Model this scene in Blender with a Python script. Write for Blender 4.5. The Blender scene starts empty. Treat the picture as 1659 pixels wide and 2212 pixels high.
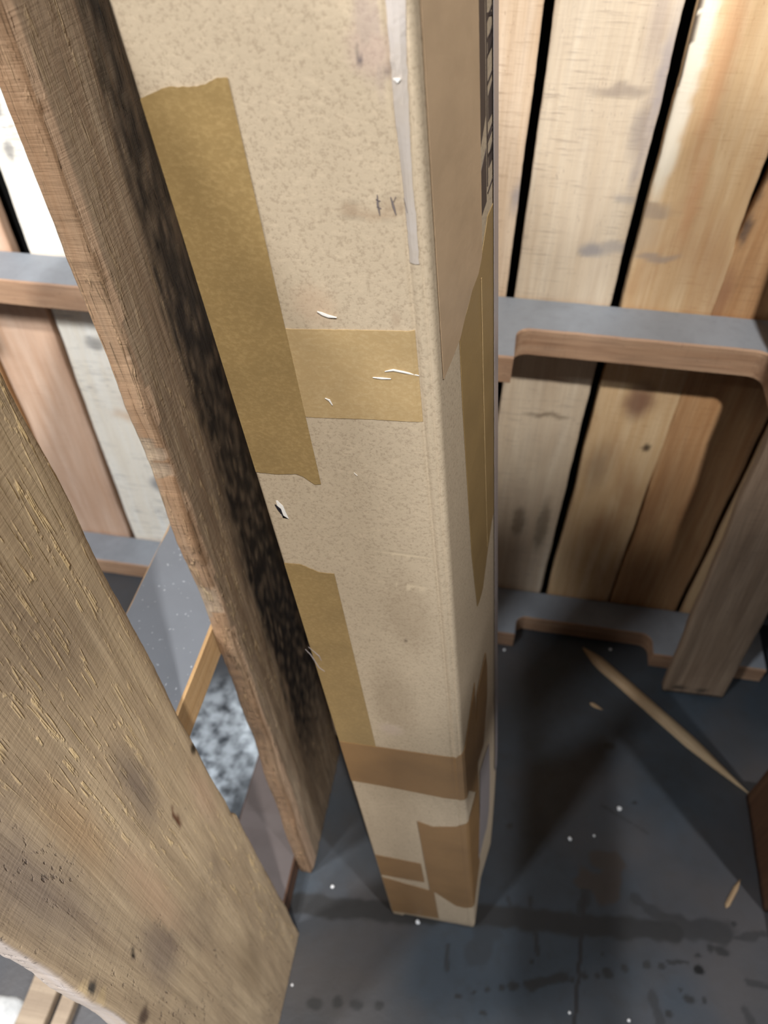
import bpy, bmesh, math, random
from mathutils import Vector, Matrix, noise
random.seed(7)
S = bpy.context.scene
C = S.collection

# ------------------------------------------------------------------ camera
F, CX, CY = 1660.0, 829.5, 1106.0
def _n(v): return v.normalized()
_dn = _n(Vector((5, 1534, 1660)))
_Y = Vector((425, -1796, 1660)); _Y = _n(_Y - _Y.dot(_dn) * _dn)
_Z = -_dn
_X = _Y.cross(_Z)
EYE = Vector((0, 0, 1.0))
M3 = Matrix(((_X.x, -_X.y, -_X.z), (_Y.x, -_Y.y, -_Y.z), (_Z.x, -_Z.y, -_Z.z)))
cam = bpy.data.cameras.new('camera')
co = bpy.data.objects.new('camera', cam); C.objects.link(co)
co.matrix_world = Matrix.Translation(EYE) @ M3.to_4x4()
cam.sensor_fit = 'VERTICAL'; cam.sensor_height = 36; cam.lens = 36 * F / 2212
cam.clip_start = 0.01
cam.dof.use_dof = True; cam.dof.focus_distance = 0.37; cam.dof.aperture_fstop = 10.5
S.camera = co

def ray(px, py):                       # direction of the sight line through a pixel of the photo
    a, b = (px - CX) / F, (py - CY) / F
    return _X * 0 + Vector((_X.x * a + _X.y * b + _X.z, _Y.x * a + _Y.y * b + _Y.z, _Z.x * a + _Z.y * b + _Z.z))
def on_plane(px, py, p0, nrm):
    d = ray(px, py); return EYE + d * ((Vector(p0) - EYE).dot(nrm) / d.dot(nrm))
def onY(px, py, y): return on_plane(px, py, (0, y, 0), Vector((0, 1, 0)))
def onZ(px, py, z=0.0): return on_plane(px, py, (0, 0, z), Vector((0, 0, 1)))

# ------------------------------------------------------------------ light
W = bpy.data.worlds.new('world'); S.world = W; W.use_nodes = True
W.node_tree.nodes['Background'].inputs[0].default_value = (0.75, 0.86, 1.0, 1)
W.node_tree.nodes['Background'].inputs[1].default_value = 0.012
def area(name, loc, target, sx, sy, power, col):
    l = bpy.data.lights.new(name, 'AREA'); l.shape = 'RECTANGLE'; l.size = sx; l.size_y = sy
    l.energy = power; l.color = col
    o = bpy.data.objects.new(name, l); C.objects.link(o); o.location = loc
    o.rotation_euler = (Vector(target) - Vector(loc)).to_track_quat('-Z', 'Y').to_euler()
area('ceiling_or_fill_lamp', (0.33, -0.85, 2.50), (0.0, 0.5, 0.3), 0.07, 0.07, 40.0, (1.0, 0.985, 0.955))
area('ceiling_or_fill_lamp', (-0.86, -0.25, 1.50), (-0.4, 0.6, 0.2), 0.14, 0.14, 11.5, (0.97, 0.98, 1.0))  # low fill lamp, added to brighten the left back planks
area('ceiling_or_fill_lamp', (-0.88, -0.78, 2.15), (0.1, 0.4, 0.0), 0.13, 0.13, 16, (0.90, 0.95, 1.0))
area('ceiling_or_fill_lamp', (1.62, -1.12, 2.6), (0.1, 0.4, 0.0), 0.12, 0.12, 36, (0.96, 0.97, 1.0))
S.view_settings.view_transform = 'Standard'; S.view_settings.look = 'None'
S.view_settings.gamma = 1; S.view_settings.use_curve_mapping = False
S.view_settings.exposure = 0.6

# ------------------------------------------------------------------ helpers
def lin(r, g, b):
    f = lambda c: (c / 255 / 12.92) if c / 255 <= 0.04045 else ((c / 255 + 0.055) / 1.055) ** 2.4
    return (f(r), f(g), f(b), 1)
def smooth(a, b, x):
    t = max(0.0, min(1.0, (x - a) / (b - a) if b != a else 0.0)); return t * t * (3 - 2 * t)
def fb(x, y, z=0.0): return noise.noise(Vector((x, y, z)))
def tag(o, label=None, cat=None, group=None, kind=None):
    if label: o['label'] = label
    if cat: o['category'] = cat
    if group: o['group'] = group
    if kind: o['kind'] = kind
    return o
def empty(name, loc=(0, 0, 0), rot=(0, 0, 0)):
    o = bpy.data.objects.new(name, None); C.objects.link(o); o.location = loc; o.rotation_euler = rot
    o.empty_display_size = 0.05; return o
def link(name, verts, faces, mat, parent=None, loc=(0, 0, 0), rot=(0, 0, 0), paint=None, flat=False):
    me = bpy.data.meshes.new(name); me.from_pydata(verts, [], faces); me.update()
    if not flat:
        for p in me.polygons: p.use_smooth = True
    if mat: me.materials.append(mat)
    a = me.color_attributes.new('paint', 'FLOAT_COLOR', 'POINT')
    if paint:
        buf = []
        for v in verts: buf.extend(paint(v))
        a.data.foreach_set('color', buf)
    else:
        a.data.foreach_set('color', [0.0] * (4 * len(verts)))
    o = bpy.data.objects.new(name, me); C.objects.link(o); o.location = loc; o.rotation_euler = rot
    if parent: o.parent = parent
    return o

class NT:
    def __init__(s, name):
        s.m = bpy.data.materials.new(name); s.m.use_nodes = True; s.t = s.m.node_tree
        s.b = s.t.nodes['Principled BSDF']; s.out = s.t.nodes['Material Output']
    def n(s, typ, **kw):
        nd = s.t.nodes.new(typ)
        for k, v in kw.items(): setattr(nd, k, v)
        return nd
    def set(s, sock, v):
        if hasattr(v, 'links') or isinstance(v, bpy.types.NodeSocket): s.t.links.new(v, sock)
        else: sock.default_value = v
    def math(s, op, a, b=0.0, c=None, clamp=False):
        nd = s.n('ShaderNodeMath', operation=op, use_clamp=clamp)
        s.set(nd.inputs[0], a); s.set(nd.inputs[1], b)
        if c is not None: s.set(nd.inputs[2], c)
        return nd.outputs[0]
    def coords(s, scale, off=(0, 0, 0), rot=(0, 0, 0), src=None):
        if src is None: src = s.n('ShaderNodeTexCoord').outputs['Object']
        mp = s.n('ShaderNodeMapping'); s.set(mp.inputs['Vector'], src)
        mp.inputs['Scale'].default_value = scale; mp.inputs['Location'].default_value = off
        mp.inputs['Rotation'].default_value = rot; return mp.outputs[0]
    def noise(s, vec, scale=1.0, detail=3.0, rough=0.55, dist=0.0):
        nd = s.n('ShaderNodeTexNoise'); s.set(nd.inputs['Vector'], vec)
        nd.inputs['Scale'].default_value = scale; nd.inputs['Detail'].default_value = detail
        nd.inputs['Roughness'].default_value = rough; nd.inputs['Distortion'].default_value = dist
        return nd.outputs['Fac']
    def ramp(s, fac, stops):
        nd = s.n('ShaderNodeValToRGB'); s.set(nd.inputs[0], fac); e = nd.color_ramp.elements
        while len(e) < len(stops): e.new(0.5)
        for i, (p, c) in enumerate(stops):
            e[i].position = p; e[i].color = c if len(c) == 4 else (*c, 1)
        return nd.outputs[0]
    def mix(s, fac, a, b, mode='MIX'):
        nd = s.n('ShaderNodeMix', data_type='RGBA', blend_type=mode)
        s.set(nd.inputs[0], fac); s.set(nd.inputs[6], a); s.set(nd.inputs[7], b); return nd.outputs[2]
    def paint(s, base, strength=1.0):
        at = s.n('ShaderNodeAttribute', attribute_name='paint')
        return s.mix(s.math('MULTIPLY', at.outputs['Alpha'], strength), base, at.outputs['Color'])
    def bump(s, h, dist=0.001, strength=1.0, prev=None):
        nd = s.n('ShaderNodeBump'); s.set(nd.inputs['Height'], h)
        nd.inputs['Distance'].default_value = dist; nd.inputs['Strength'].default_value = strength
        if prev is not None: s.t.links.new(prev, nd.inputs['Normal'])
        return nd.outputs[0]
    def fin(s, col, rough=0.6, nrm=None, spec=0.4):
        s.set(s.b.inputs['Base Color'], col); s.set(s.b.inputs['Roughness'], rough)
        s.b.inputs['Specular IOR Level'].default_value = spec
        if nrm is not None: s.t.links.new(nrm, s.b.inputs['Normal'])
        return s.m

BW = lambda v: (v, v, v, 1)
def wood(name, light, mid, dark, seed=0.0, figure=16.0, fibre=0.25, saw=0.25, saw_rot=0.0, blotch=0.35,
         rough=0.62, rel=0.0006, frays=0.0, spec=0.35, zone=None):
    """rough sawn timber; grain along local z, width along local x"""
    k = NT(name); off = (seed * 3.1, seed * 1.7, seed * 2.3)
    base = k.coords((figure, figure, 1.6), off)
    fig = k.noise(base, 1.0, 3.0, 0.55, 1.2)
    bands = k.math('MULTIPLY', k.math('ADD', k.math('SINE', k.math('MULTIPLY', fig, 34.0)), 1.0), 0.5)
    fine = k.noise(k.coords((520, 520, 14), off), 1.0, 2.0, 0.7)
    mids = k.noise(k.coords((95, 95, 5), off), 1.0, 3.0, 0.6)
    big = k.noise(k.coords((13, 13, 5), off), 1.0, 3.0, 0.6, 0.5)
    col = k.mix(k.ramp(mids, [(0.33, BW(0)), (0.68, BW(1))]), light, mid)
    col = k.mix(k.math('MULTIPLY', bands, 0.38), col, mid)
    col = k.mix(k.math('MULTIPLY', k.ramp(big, [(0.47, BW(0)), (0.72, BW(1))]), blotch), col, dark)
    fr = k.ramp(fine, [(0.3, BW(0)), (0.62, BW(1))])
    col = k.mix(k.math('MULTIPLY', k.math('SUBTRACT', 1.0, fr), fibre), col, dark)
    sawn = k.noise(k.coords((34, 34, 420), off, (0, saw_rot, 0)), 1.0, 2.0, 0.7)
    swm = k.math('MULTIPLY', k.ramp(sawn, [(0.55, BW(0)), (0.7, BW(1))]), k.ramp(k.noise(k.coords((20, 20, 9), (seed, 4, 2)), 1.0, 2.0), [(0.42, BW(0)), (0.62, BW(1))]))
    col = k.mix(k.math('MULTIPLY', swm, saw), col, dark)
    pores = k.ramp(k.noise(k.coords((900, 900, 160), off), 1.0, 1.0), [(0.70, BW(0)), (0.76, BW(1))])
    col = k.mix(k.math('MULTIPLY', pores, 0.5), col, dark)
    h = k.math('ADD', k.math('MULTIPLY', fine, 0.5), k.math('MULTIPLY', sawn, 0.35))
    h = k.math('ADD', h, k.math('MULTIPLY', mids, 0.8))
    if frays:
        sp = k.n('ShaderNodeSeparateXYZ'); k.t.links.new(k.n('ShaderNodeTexCoord').outputs['Object'], sp.inputs[0])
        fv = k.noise(k.coords((210, 210, 9), off), 1.0, 2.0, 0.5, 0.0)
        rid = k.math('SUBTRACT', 1.0, k.math('MULTIPLY', k.math('ABSOLUTE', k.math('SUBTRACT', fv, 0.5)), 26.0), clamp=True)
        brk = k.ramp(k.noise(k.coords((120, 120, 70), off), 1.0, 3, 0.7), [(0.43, BW(0)), (0.55, BW(1))])
        msk = k.ramp(k.noise(k.coords((12, 12, 4), (seed, 1, 5)), 1.0, 2.0), [(0.38, BW(0.25)), (0.60, BW(1))])
        if zone:
            zx = k.ramp(k.math('ADD', k.math('MULTIPLY', sp.outputs[0], 6.0), k.math('MULTIPLY', sp.outputs[2], 0.9)), [(zone[0], BW(0.0)), (zone[1], BW(1))])
            msk = k.math('MULTIPLY', msk, zx)
            inv = k.math('SUBTRACT', 1.0, zx)
            pit = k.ramp(k.noise(k.coords((330, 330, 130), off), 1.0, 2.0), [(0.60, BW(0)), (0.70, BW(1))])
            pm = k.ramp(k.noise(k.coords((22, 22, 9), (seed, 7, 5)), 1.0, 2.0), [(0.5, BW(0)), (0.62, BW(1))])
            pit = k.math('MULTIPLY', k.math('MULTIPLY', pit, pm), inv)
            col = k.mix(k.math('MULTIPLY', pit, 0.6), col, dark)
            h = k.math('SUBTRACT', h, k.math('MULTIPLY', pit, 0.9))
        rid = k.math('MULTIPLY', k.math('MULTIPLY', rid, msk), brk)
        col = k.mix(k.math('MULTIPLY', rid, frays), col, (min(1, light[0] * 1.5), min(1, light[1] * 1.45), min(1, light[2] * 1.2), 1))
        h = k.math('ADD', h, k.math('MULTIPLY', rid, 0.9))
    col = k.paint(col)
    return k.fin(col, rough, k.bump(h, rel, 1.0), spec)

def grime(name, base, dark, seed=0.0, rough=0.55, bmp=0.0003, scale=1.0, speck=0.0, amount=0.6, spec=0.5, warm=None):
    k = NT(name)
    a = k.noise(k.coords((7 * scale,) * 3, (seed, seed, 0)), 1.0, 5.0, 0.6, 0.4)
    b = k.noise(k.coords((60 * scale,) * 3, (seed, seed, 0)), 1.0, 4.0, 0.65)
    f = k.noise(k.coords((700, 700, 700)), 1.0, 2.0)
    col = k.mix(k.math('MULTIPLY', k.ramp(a, [(0.40, BW(0)), (0.66, BW(1))]), amount), base, dark)
    col = k.mix(k.math('MULTIPLY', k.ramp(b, [(0.5, BW(0)), (0.75, BW(1))]), amount * 0.7), col, dark)
    if warm:
        c = k.noise(k.coords((4, 4, 4), (seed + 8, 3, 0)), 1.0, 3.0)
        col = k.mix(k.math('MULTIPLY', k.ramp(c, [(0.45, BW(0)), (0.65, BW(1))]), 0.5), col, warm)
    if speck:
        v = k.ramp(k.noise(k.coords((420, 420, 420), (seed, 0, 0)), 1.0, 0.0), [(0.80, BW(0)), (0.83, BW(1))])
        col = k.mix(k.math('MULTIPLY', v, speck), col, (0.7, 0.72, 0.74, 1))
    col = k.paint(col)
    h = k.math('ADD', k.math('MULTIPLY', f, 0.4), k.math('MULTIPLY', b, 1.0))
    rr = k.math('ADD', k.math('MULTIPLY', a, 0.25), rough - 0.12)
    return k.fin(col, rr, k.bump(h, bmp, 1.0), spec)

def card(name, base, fleck, seed=0.0, rough=0.75, fl=0.45, bmp=0.00012, spec=0.25):
    k = NT(name)
    a = k.noise(k.coords((650, 650, 650), (seed, 0, 0)), 1.0, 3.0, 0.7)
    w = k.noise(k.coords((240, 240, 420), (seed, 0, 2)), 1.0, 3.0, 0.7)
    g = k.noise(k.coords((10, 10, 6), (seed, 3, 0)), 1.0, 3.0)
    lite = tuple(min(1, c * 1.22) for c in base[:3]) + (1,)
    col = k.mix(k.math('MULTIPLY', k.ramp(a, [(0.36, BW(1)), (0.5, BW(0))]), fl), base, fleck)
    col = k.mix(k.math('MULTIPLY', k.ramp(w, [(0.52, BW(0)), (0.72, BW(1))]), fl), col, lite)
    col = k.mix(k.math('MULTIPLY', k.ramp(g, [(0.4, BW(0)), (0.7, BW(1))]), 0.18), col, fleck)
    col = k.paint(col)
    corr = k.math('SINE', k.math('MULTIPLY', k.n('ShaderNodeSeparateXYZ').outputs[0], 0))
    return k.fin(col, rough, k.bump(k.math('ADD', a, k.math('MULTIPLY', g, 4.0)), bmp, 1.0), spec)

# ------------------------------------------------------------------ materials
m_floor = grime('painted_floor', lin(55, 63, 71), lin(44, 44, 44), 2.0, 0.42, 0.0004, 1.0, 0.0, 0.55, 0.55, lin(84, 76, 72))
m_wall = grime('dark_wall', lin(12, 12, 13), lin(7, 7, 8), 5.0, 0.7)
m_dust = grime('grey_dusty_stain', lin(140, 145, 152), lin(108, 109, 112), 7.0, 0.6, 0.0002, 1.6, 0.0, 0.4, 0.4)

# ------------------------------------------------------------------ room
def floor_paint(v):
    return paint_floor(v[0], v[1])
# stains are kept as (kind, x, y, ...) in floor metres
STA = []
def st_line(pts, w, colr, a, rag=0.3):
    P = [onZ(*p) for p in pts]
    STA.append(('line', [(q.x, q.y) for q in P], w, colr, a, rag))
def st_dot(px, py, r, colr, a, asp=1.0):
    q = onZ(px, py); STA.append(('dot', q.x, q.y, r, colr, a, asp))
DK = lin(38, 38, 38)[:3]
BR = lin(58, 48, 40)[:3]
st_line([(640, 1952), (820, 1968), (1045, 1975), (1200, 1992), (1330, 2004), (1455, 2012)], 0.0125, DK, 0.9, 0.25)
st_line([(1440, 1998), (1530, 2008), (1570, 2018)], 0.013, DK, 0.7, 0.6)
st_line([(1590, 2027), (1650, 2018)], 0.004, DK, 0.6, 0.6)
st_line([(1262, 1935), (1258, 2000), (1252, 2080), (1240, 2212), (1236, 2300)], 0.0022, lin(38, 36, 36)[:3], 0.85, 0.15)
for p in [((990, 2152), 4), ((1022, 2143), 3), ((1052, 2137), 3), ((1085, 2132), 5), ((1110, 2130), 6), ((1138, 2126), 5),
          ((1235, 2116), 4), ((1260, 2108), 5), ((1290, 2108), 4), ((1313, 2102), 7), ((1350, 2092), 6), ((1397, 2085), 6),
          ((1430, 2087), 4), ((1488, 2158), 6), ((1470, 2140), 3), ((1420, 2055), 0), ((1535, 2048), 6), ((1507, 2065), 4), ((1560, 2055), 7),
          ((1045, 2190), 4), ((1445, 2190), 5), ((680, 2168), 8), ((730, 2165), 8), ((770, 2170), 7), ((820, 2172), 6), ((1585, 1995), 4),
          ((1150, 2080), 3), ((1300, 2060), 3), ((1316, 1612), 7), ((1372, 1735), 4), ((1520, 2160), 3), ((1210, 1985), 8), ((1100, 1785), 5)]:
    if p[1]: st_dot(p[0][0], p[0][1], p[1] * 0.00075, DK, 0.85, 1.0 + random.random() * 0.6)
st_dot(1510, 2096, 0.005, (0.004, 0.004, 0.004), 1.0, 1.3)
st_line([(1150, 2128), (1185, 2118), (1220, 2112)], 0.0048, DK, 0.85, 0.5)
st_line([(1440, 2077), (1485, 2080)], 0.003, DK, 0.8, 0.6)
st_line([(1615, 2120), (1659, 2132)], 0.003, DK, 0.7, 0.6)
st_line([(1145, 1940), (1155, 2010), (1163, 2060)], 0.003, DK, 0.75, 0.7)
st_line([(1098, 1940), (1102, 1965)], 0.003, DK, 0.6, 0.6)
st_line([(966, 2045), (966, 2095)], 0.0028, DK, 0.7, 0.6)
st_line([(1262, 1905), (1268, 1930), (1250, 1975)], 0.007, DK, 0.7, 0.8)
st_line([(1300, 1860), (1322, 1870), (1310, 1920), (1270, 1900)], 0.015, BR, 0.75, 0.8)
st_line([(1370, 1940), (1430, 1985)], 0.006, DK, 0.6, 0.8)
st_line([(1410, 2150), (1425, 2212)], 0.005, DK, 0.6, 0.8)
st_line([(1610, 2180), (1625, 2212)], 0.005, DK, 0.6, 0.8)
st_line([(1050, 2010), (1030, 2060)], 0.013, DK, 0.4, 0.8)
st_line([(1300, 1740), (1400, 1800)], 0.0015, DK, 0.5, 0.4)
st_line([(1430, 1200), (1480, 1330)], 0.01, DK, 0.3, 0.4)
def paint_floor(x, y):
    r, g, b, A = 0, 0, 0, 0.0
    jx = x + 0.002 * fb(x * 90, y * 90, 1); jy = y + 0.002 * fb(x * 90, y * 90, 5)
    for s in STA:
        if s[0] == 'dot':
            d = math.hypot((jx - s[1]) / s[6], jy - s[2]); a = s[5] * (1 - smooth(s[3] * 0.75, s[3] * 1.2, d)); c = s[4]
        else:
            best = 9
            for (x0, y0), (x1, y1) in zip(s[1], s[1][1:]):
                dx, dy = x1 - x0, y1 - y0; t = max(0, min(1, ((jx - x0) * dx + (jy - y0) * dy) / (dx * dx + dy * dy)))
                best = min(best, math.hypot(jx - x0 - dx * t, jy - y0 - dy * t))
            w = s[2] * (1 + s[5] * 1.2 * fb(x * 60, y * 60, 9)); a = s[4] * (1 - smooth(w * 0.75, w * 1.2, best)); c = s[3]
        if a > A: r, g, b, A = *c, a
    if x < -0.2 and A < 0.1:
        d = math.hypot((x + 0.315) / 0.10, (y - 0.44) / 0.13)
        A = (1 - smooth(0.4, 1.0, d)) * max(0, min(1, 0.62 + 0.9 * fb(x * 70, y * 70, 3) + 0.4 * fb(x * 200, y * 200, 3)))
        r, g, b = lin(176, 186, 194)[:3]
    return (r, g, b, A)
def floor_mesh():
    xs = [-0.95 + 0.05 * i for i in range(11)]
    while xs[-1] < 0.46: xs.append(xs[-1] + 0.0022)
    xs += [0.5 + 0.1 * i for i in range(9)]
    ys = [-1.4 + 0.1 * i for i in range(15)]
    while ys[-1] < 0.56: ys.append(ys[-1] + 0.0022)
    ys += [0.6 + 0.05 * i for i in range(7)]
    V = [(x, y, 0.0) for y in ys for x in xs]; n = len(xs)
    Fc = [(j * n + i, j * n + i + 1, (j + 1) * n + i + 1, (j + 1) * n + i) for j in range(len(ys) - 1) for i in range(n - 1)]
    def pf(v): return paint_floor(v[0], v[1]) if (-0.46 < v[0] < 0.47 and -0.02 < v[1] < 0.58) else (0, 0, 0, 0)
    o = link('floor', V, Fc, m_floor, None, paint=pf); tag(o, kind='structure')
floor_mesh()
def slab(name, x0, x1, y0, y1, z0, z1, mat):
    V = [(x, y, z) for z in (z0, z1) for y in (y0, y1) for x in (x0, x1)]
    Fc = [(0, 2, 3, 1), (4, 5, 7, 6), (0, 1, 5, 4), (2, 6, 7, 3), (0, 4, 6, 2), (1, 3, 7, 5)]
    return tag(link(name, V, Fc, mat, flat=True), kind='structure')
slab('wall_back', -0.95, 1.3, 0.81, 0.85, 0, 2.4, m_wall)
slab('wall_left', -0.99, -0.95, -1.4, 0.85, 0, 2.4, m_wall)

# unseen slab added overhead to shade the lower back planks and rear floor
slab('light_blocker_1', 0.211, 1.30, -0.560, -0.328, 1.75, 1.772, m_wall)
# ------------------------------------------------------------------ boards
def board(name, parent, w, t, L, mat, loc, rot=(0, 0, 0), seed=0.0, wav=0.0012, nw=10, nl=60, edge=None, paint=None,
          relief=0.0004, shape=None, bev=0.0016, sidemat=None, dens=None):
    """front face at y=0 looking towards -y, width along x from 0, length along z from 0"""
    sec = []
    for i in range(nw + 1): sec.append((bev + (w - 2 * bev) * i / nw, 0.0, 0))
    for i in range(4): sec.append((w, bev + (t - 2 * bev) * i / 3, 1))
    for i in range(3): sec.append((w - bev - (w - 2 * bev) * i / 2, t, 2))
    for i in range(4): sec.append((0.0, t - bev - (t - 2 * bev) * i / 3, 3))
    ns = len(sec); V = []
    for j in range(nl + 1):
        z = L * j / nl
        eR = wav * fb(z * 14, seed, 0) * 2 + 0.35 * wav * fb(z * 120, seed, 3)
        eL = wav * fb(z * 14, seed + 9, 0) * 2 + 0.35 * wav * fb(z * 120, seed + 4, 3)
        if edge:
            a, b = edge(z); eL += a; eR += b
        for (x, y, s) in sec:
            q = x / w; dx = eL * (1 - q) + eR * q
            dy = relief * (fb(x * 160, z * 9, seed) + 0.6 * fb(x * 420, z * 30, seed)) if s == 0 else 0.0
            if s in (1, 3): dx += relief * 0.8 * fb(y * 500, z * 40, seed)
            if shape: dy += shape(x, z) if s == 0 else 0.0
            V.append((x + dx, y + dy, z))
    Fc = [(j * ns + i, j * ns + (i + 1) % ns, (j + 1) * ns + (i + 1) % ns, (j + 1) * ns + i) for j in range(nl) for i in range(ns)]
    Fc.append(tuple(reversed(range(ns)))); Fc.append(tuple(range(nl * ns, nl * ns + ns)))
    o = link(name, V, Fc, mat, parent, loc, rot, paint=(lambda v: paint(v[0], v[1], v[2])) if paint else None)
    for p in o.data.polygons[-2:]: p.use_smooth = False
    return o

def blob(cx, cz, rx, rz, colr, a, soft=0.5):
    return (cx, cz, rx, rz, colr, a, soft)
def painter(blobs, jit=0.004, js=60.0, face_only=True):
    def f(x, y, z):
        if face_only and y > 0.004: return (0, 0, 0, 0)
        jx = x + jit * fb(x * js, z * js, 2); jz = z + jit * 2 * fb(x * js * .5, z * js * .5, 7)
        best = (0, 0, 0, 0.0)
        for (cx, cz, rx, rz, c, a, s) in blobs:
            d = math.hypot((jx - cx) / rx, (jz - cz) / rz)
            v = a * (1 - smooth(1 - s, 1 + s * 0.4, d))
            if v > best[3]: best = (*c[:3], v)
        return best
    return f

# ---- back pallet -------------------------------------------------
back = tag(empty('wooden_pallet', (0, 0.755, 0)),
           'wooden pallet standing upright across the back with dusty grey-topped stringers behind the box', 'pallet')
YB = 0.755
w_a = wood('pale_pine', lin(226, 203, 176), lin(206, 176, 143), lin(140, 108, 84), 1, 14, 0.20, 0.5, 0.1, 0.22)
w_b = wood('cream_pine', lin(226, 208, 182), lin(208, 186, 158), lin(136, 116, 104), 2, 8, 0.14, 0.5, 0.05, 0.16)
w_c = wood('honey_pine', lin(222, 194, 154), lin(204, 168, 124), lin(160, 114, 78), 3, 17, 0.2, 0.35, 0.1, 0.55)
w_d = wood('amber_pine', lin(206, 166, 122), lin(184, 138, 94), lin(124, 84, 58), 4, 20, 0.25, 0.25, 0, 0.4)
w_e = wood('white_weathered_pine', lin(250, 246, 236), lin(240, 230, 212), lin(130, 126, 126), 5, 6, 0.08, 0.95, 0.5, 0.05)
w_f = wood('ruddy_pine', lin(222, 192, 168), lin(204, 166, 138), lin(156, 120, 96), 6, 17, 0.2, 0.3, 0.2, 0.3, 0.5)
GR = lin(108, 106, 110); DB = lin(60, 56, 60); WH = lin(238, 228, 208)
def bp(px, py, x0): q = onY(px, py, YB); return q.x - x0, q.z
def bl(x0, px, py, rx, rz, c, a, s=0.5):
    x, z = bp(px, py, x0); return blob(x, z, rx, rz, c, a, s)
decks = [  # x0, x1, material, blobs
    (-0.760, -0.668, w_d, []),
    (-0.660, -0.564, w_f, []),
    (-0.556, -0.462, w_e, []),
    (-0.452, -0.350, w_a, []),
    (-0.340, -0.222, w_b, []),
    (-0.212, -0.104, w_d, []),
    (-0.094, 0.0035, w_a, []),
    (0.0125, 0.1155, w_b, []),
    (0.1265, 0.2185, w_c, []),
    (0.2265, 0.322, w_d, []),
    (0.330, 0.430, w_c, []),
]
DB2 = lin(74, 70, 74)
spec = {
    2: [blob(0.012, 0.73, 0.006, 0.02, DB2, .9), blob(0.022, 0.705, 0.008, 0.015, DB2, .8), blob(0.02, 0.66, 0.006, 0.012, DB2, .6),
        blob(0.045, 0.42, 0.014, 0.012, DB2, .55), blob(0.075, 0.345, 0.012, 0.010, lin(52, 52, 62), .95), blob(0.078, 0.325, 0.022, 0.03, lin(196, 140, 84), .55, .9),
        blob(0.085, 0.22, 0.010, 0.035, DB2, .8), blob(0.062, 0.30, 0.03, 0.012, lin(206, 160, 110), .5, .9), blob(0.078, 0.165, 0.02, 0.02, lin(98, 98, 108), .7)],
    7: [bl(.0125, 1278, 543, .014, .011, lin(136, 132, 134), .75, .5), bl(.0125, 1322, 538, .026, .008, lin(150, 142, 138), .6, .5), bl(.0125, 1350, 432, .012, .008, lin(150, 142, 138), .5), bl(.0125, 1425, 200, .008, .08, lin(150, 142, 148), .6, .95), bl(.0125, 1385, 330, .006, .03, lin(130, 122, 126), .5, .9), bl(.0125, 1370, 385, .006, .015, lin(130, 122, 126), .5, .9),
        bl(.0125, 1425, 40, .010, .05, lin(150, 130, 122), .5, .9), bl(.0125, 1340, 200, .03, .006, lin(120, 104, 98), .5), bl(.0125, 1380, 290, .01, .03, lin(120, 110, 112), .5, .8),
        bl(.0125, 1120, 1130, .010, .035, lin(96, 78, 62), .6), bl(.0125, 1170, 1140, .010, .06, lin(96, 82, 66), .6), bl(.0125, 1180, 900, .03, .004, lin(90, 70, 54), .6)],
    8: [bl(.1265, 1400, 460, .024, .011, lin(146, 132, 122), .6, .5), bl(.1265, 1380, 505, .024, .03, lin(178, 160, 140), .45, .7), bl(.1265, 1415, 560, .026, .006, lin(150, 136, 126), .65, .5), bl(.1265, 1560, 150, .010, .10, lin(190, 136, 96), .5, .9), bl(.1265, 1500, 420, .008, .06, lin(196, 140, 96), .5, .9), bl(.1265, 1495, 60, .0055, .10, (0.02, 0.02, 0.03, 1), .8, .5), bl(.1265, 1455, 240, .004, .06, (0.02, 0.02, 0.03, 1), .7, .6), bl(.1265, 1500, 90, .014, .08, WH, .8, .5),
        bl(.1265, 1460, 250, .012, .09, WH, .8, .5), bl(.1265, 1498, 20, .007, .04, DB, .8, .8), bl(.1265, 1475, 120, .004, .03, DB, .8, .8), bl(.1265, 1440, 330, .0035, .04, DB, .7, .8),
        bl(.1265, 1380, 870, .02, .03, lin(112, 74, 60), .8, .7), bl(.1265, 1395, 970, .005, .006, lin(50, 36, 28), .9), bl(.1265, 1290, 1010, .02, .05, lin(120, 100, 84), .5, .9),
        bl(.1265, 1300, 1150, .03, .05, lin(110, 62, 30), .5, .9)],
    9: [bl(.2265, 1645, 390, .006, .03, DB, .8, .8), bl(.2265, 1610, 500, .005, .02, DB, .8, .8), bl(.2265, 1560, 640, .010, .03, lin(150, 106, 80), .6, .9)],
    6: [bl(-.094, 1115, 430, .006, .02, lin(130, 128, 138), .6, .8)],
}
for i, (x0, x1, mt, _) in enumerate(decks):
    w = x1 - x0
    ed = None
    if i == 1: ed = lambda z: (0, -0.016 * smooth(0.47, 0.53, z))
    if i == 2: ed = lambda z: (0, 0)
    if i == 9: ed = lambda z: (-0.0085 + 0.009 * smooth(0.60, 0.70, z) + 0.004 * smooth(0.35, 0.15, z), 0)
    if i == 8: ed = lambda z: (0, 0.0035 * smooth(0.47, 0.62, z) * smooth(0.63, 0.60, z))
    board('deck_board', back, w, 0.017, 1.04, mt, (x0, 0, 0.002), seed=i * 3.3, wav=0.0009, nw=24 if i in spec else 10,
          nl=300 if i in spec else 90, edge=ed, paint=painter(spec[i], 0.003, 110) if i in spec else None)
w_st = wood('stringer_wood', lin(176, 142, 112), lin(148, 114, 88), lin(92, 68, 56), 9, 20, 0.25, 0.2, 0, 0.45)

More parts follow.
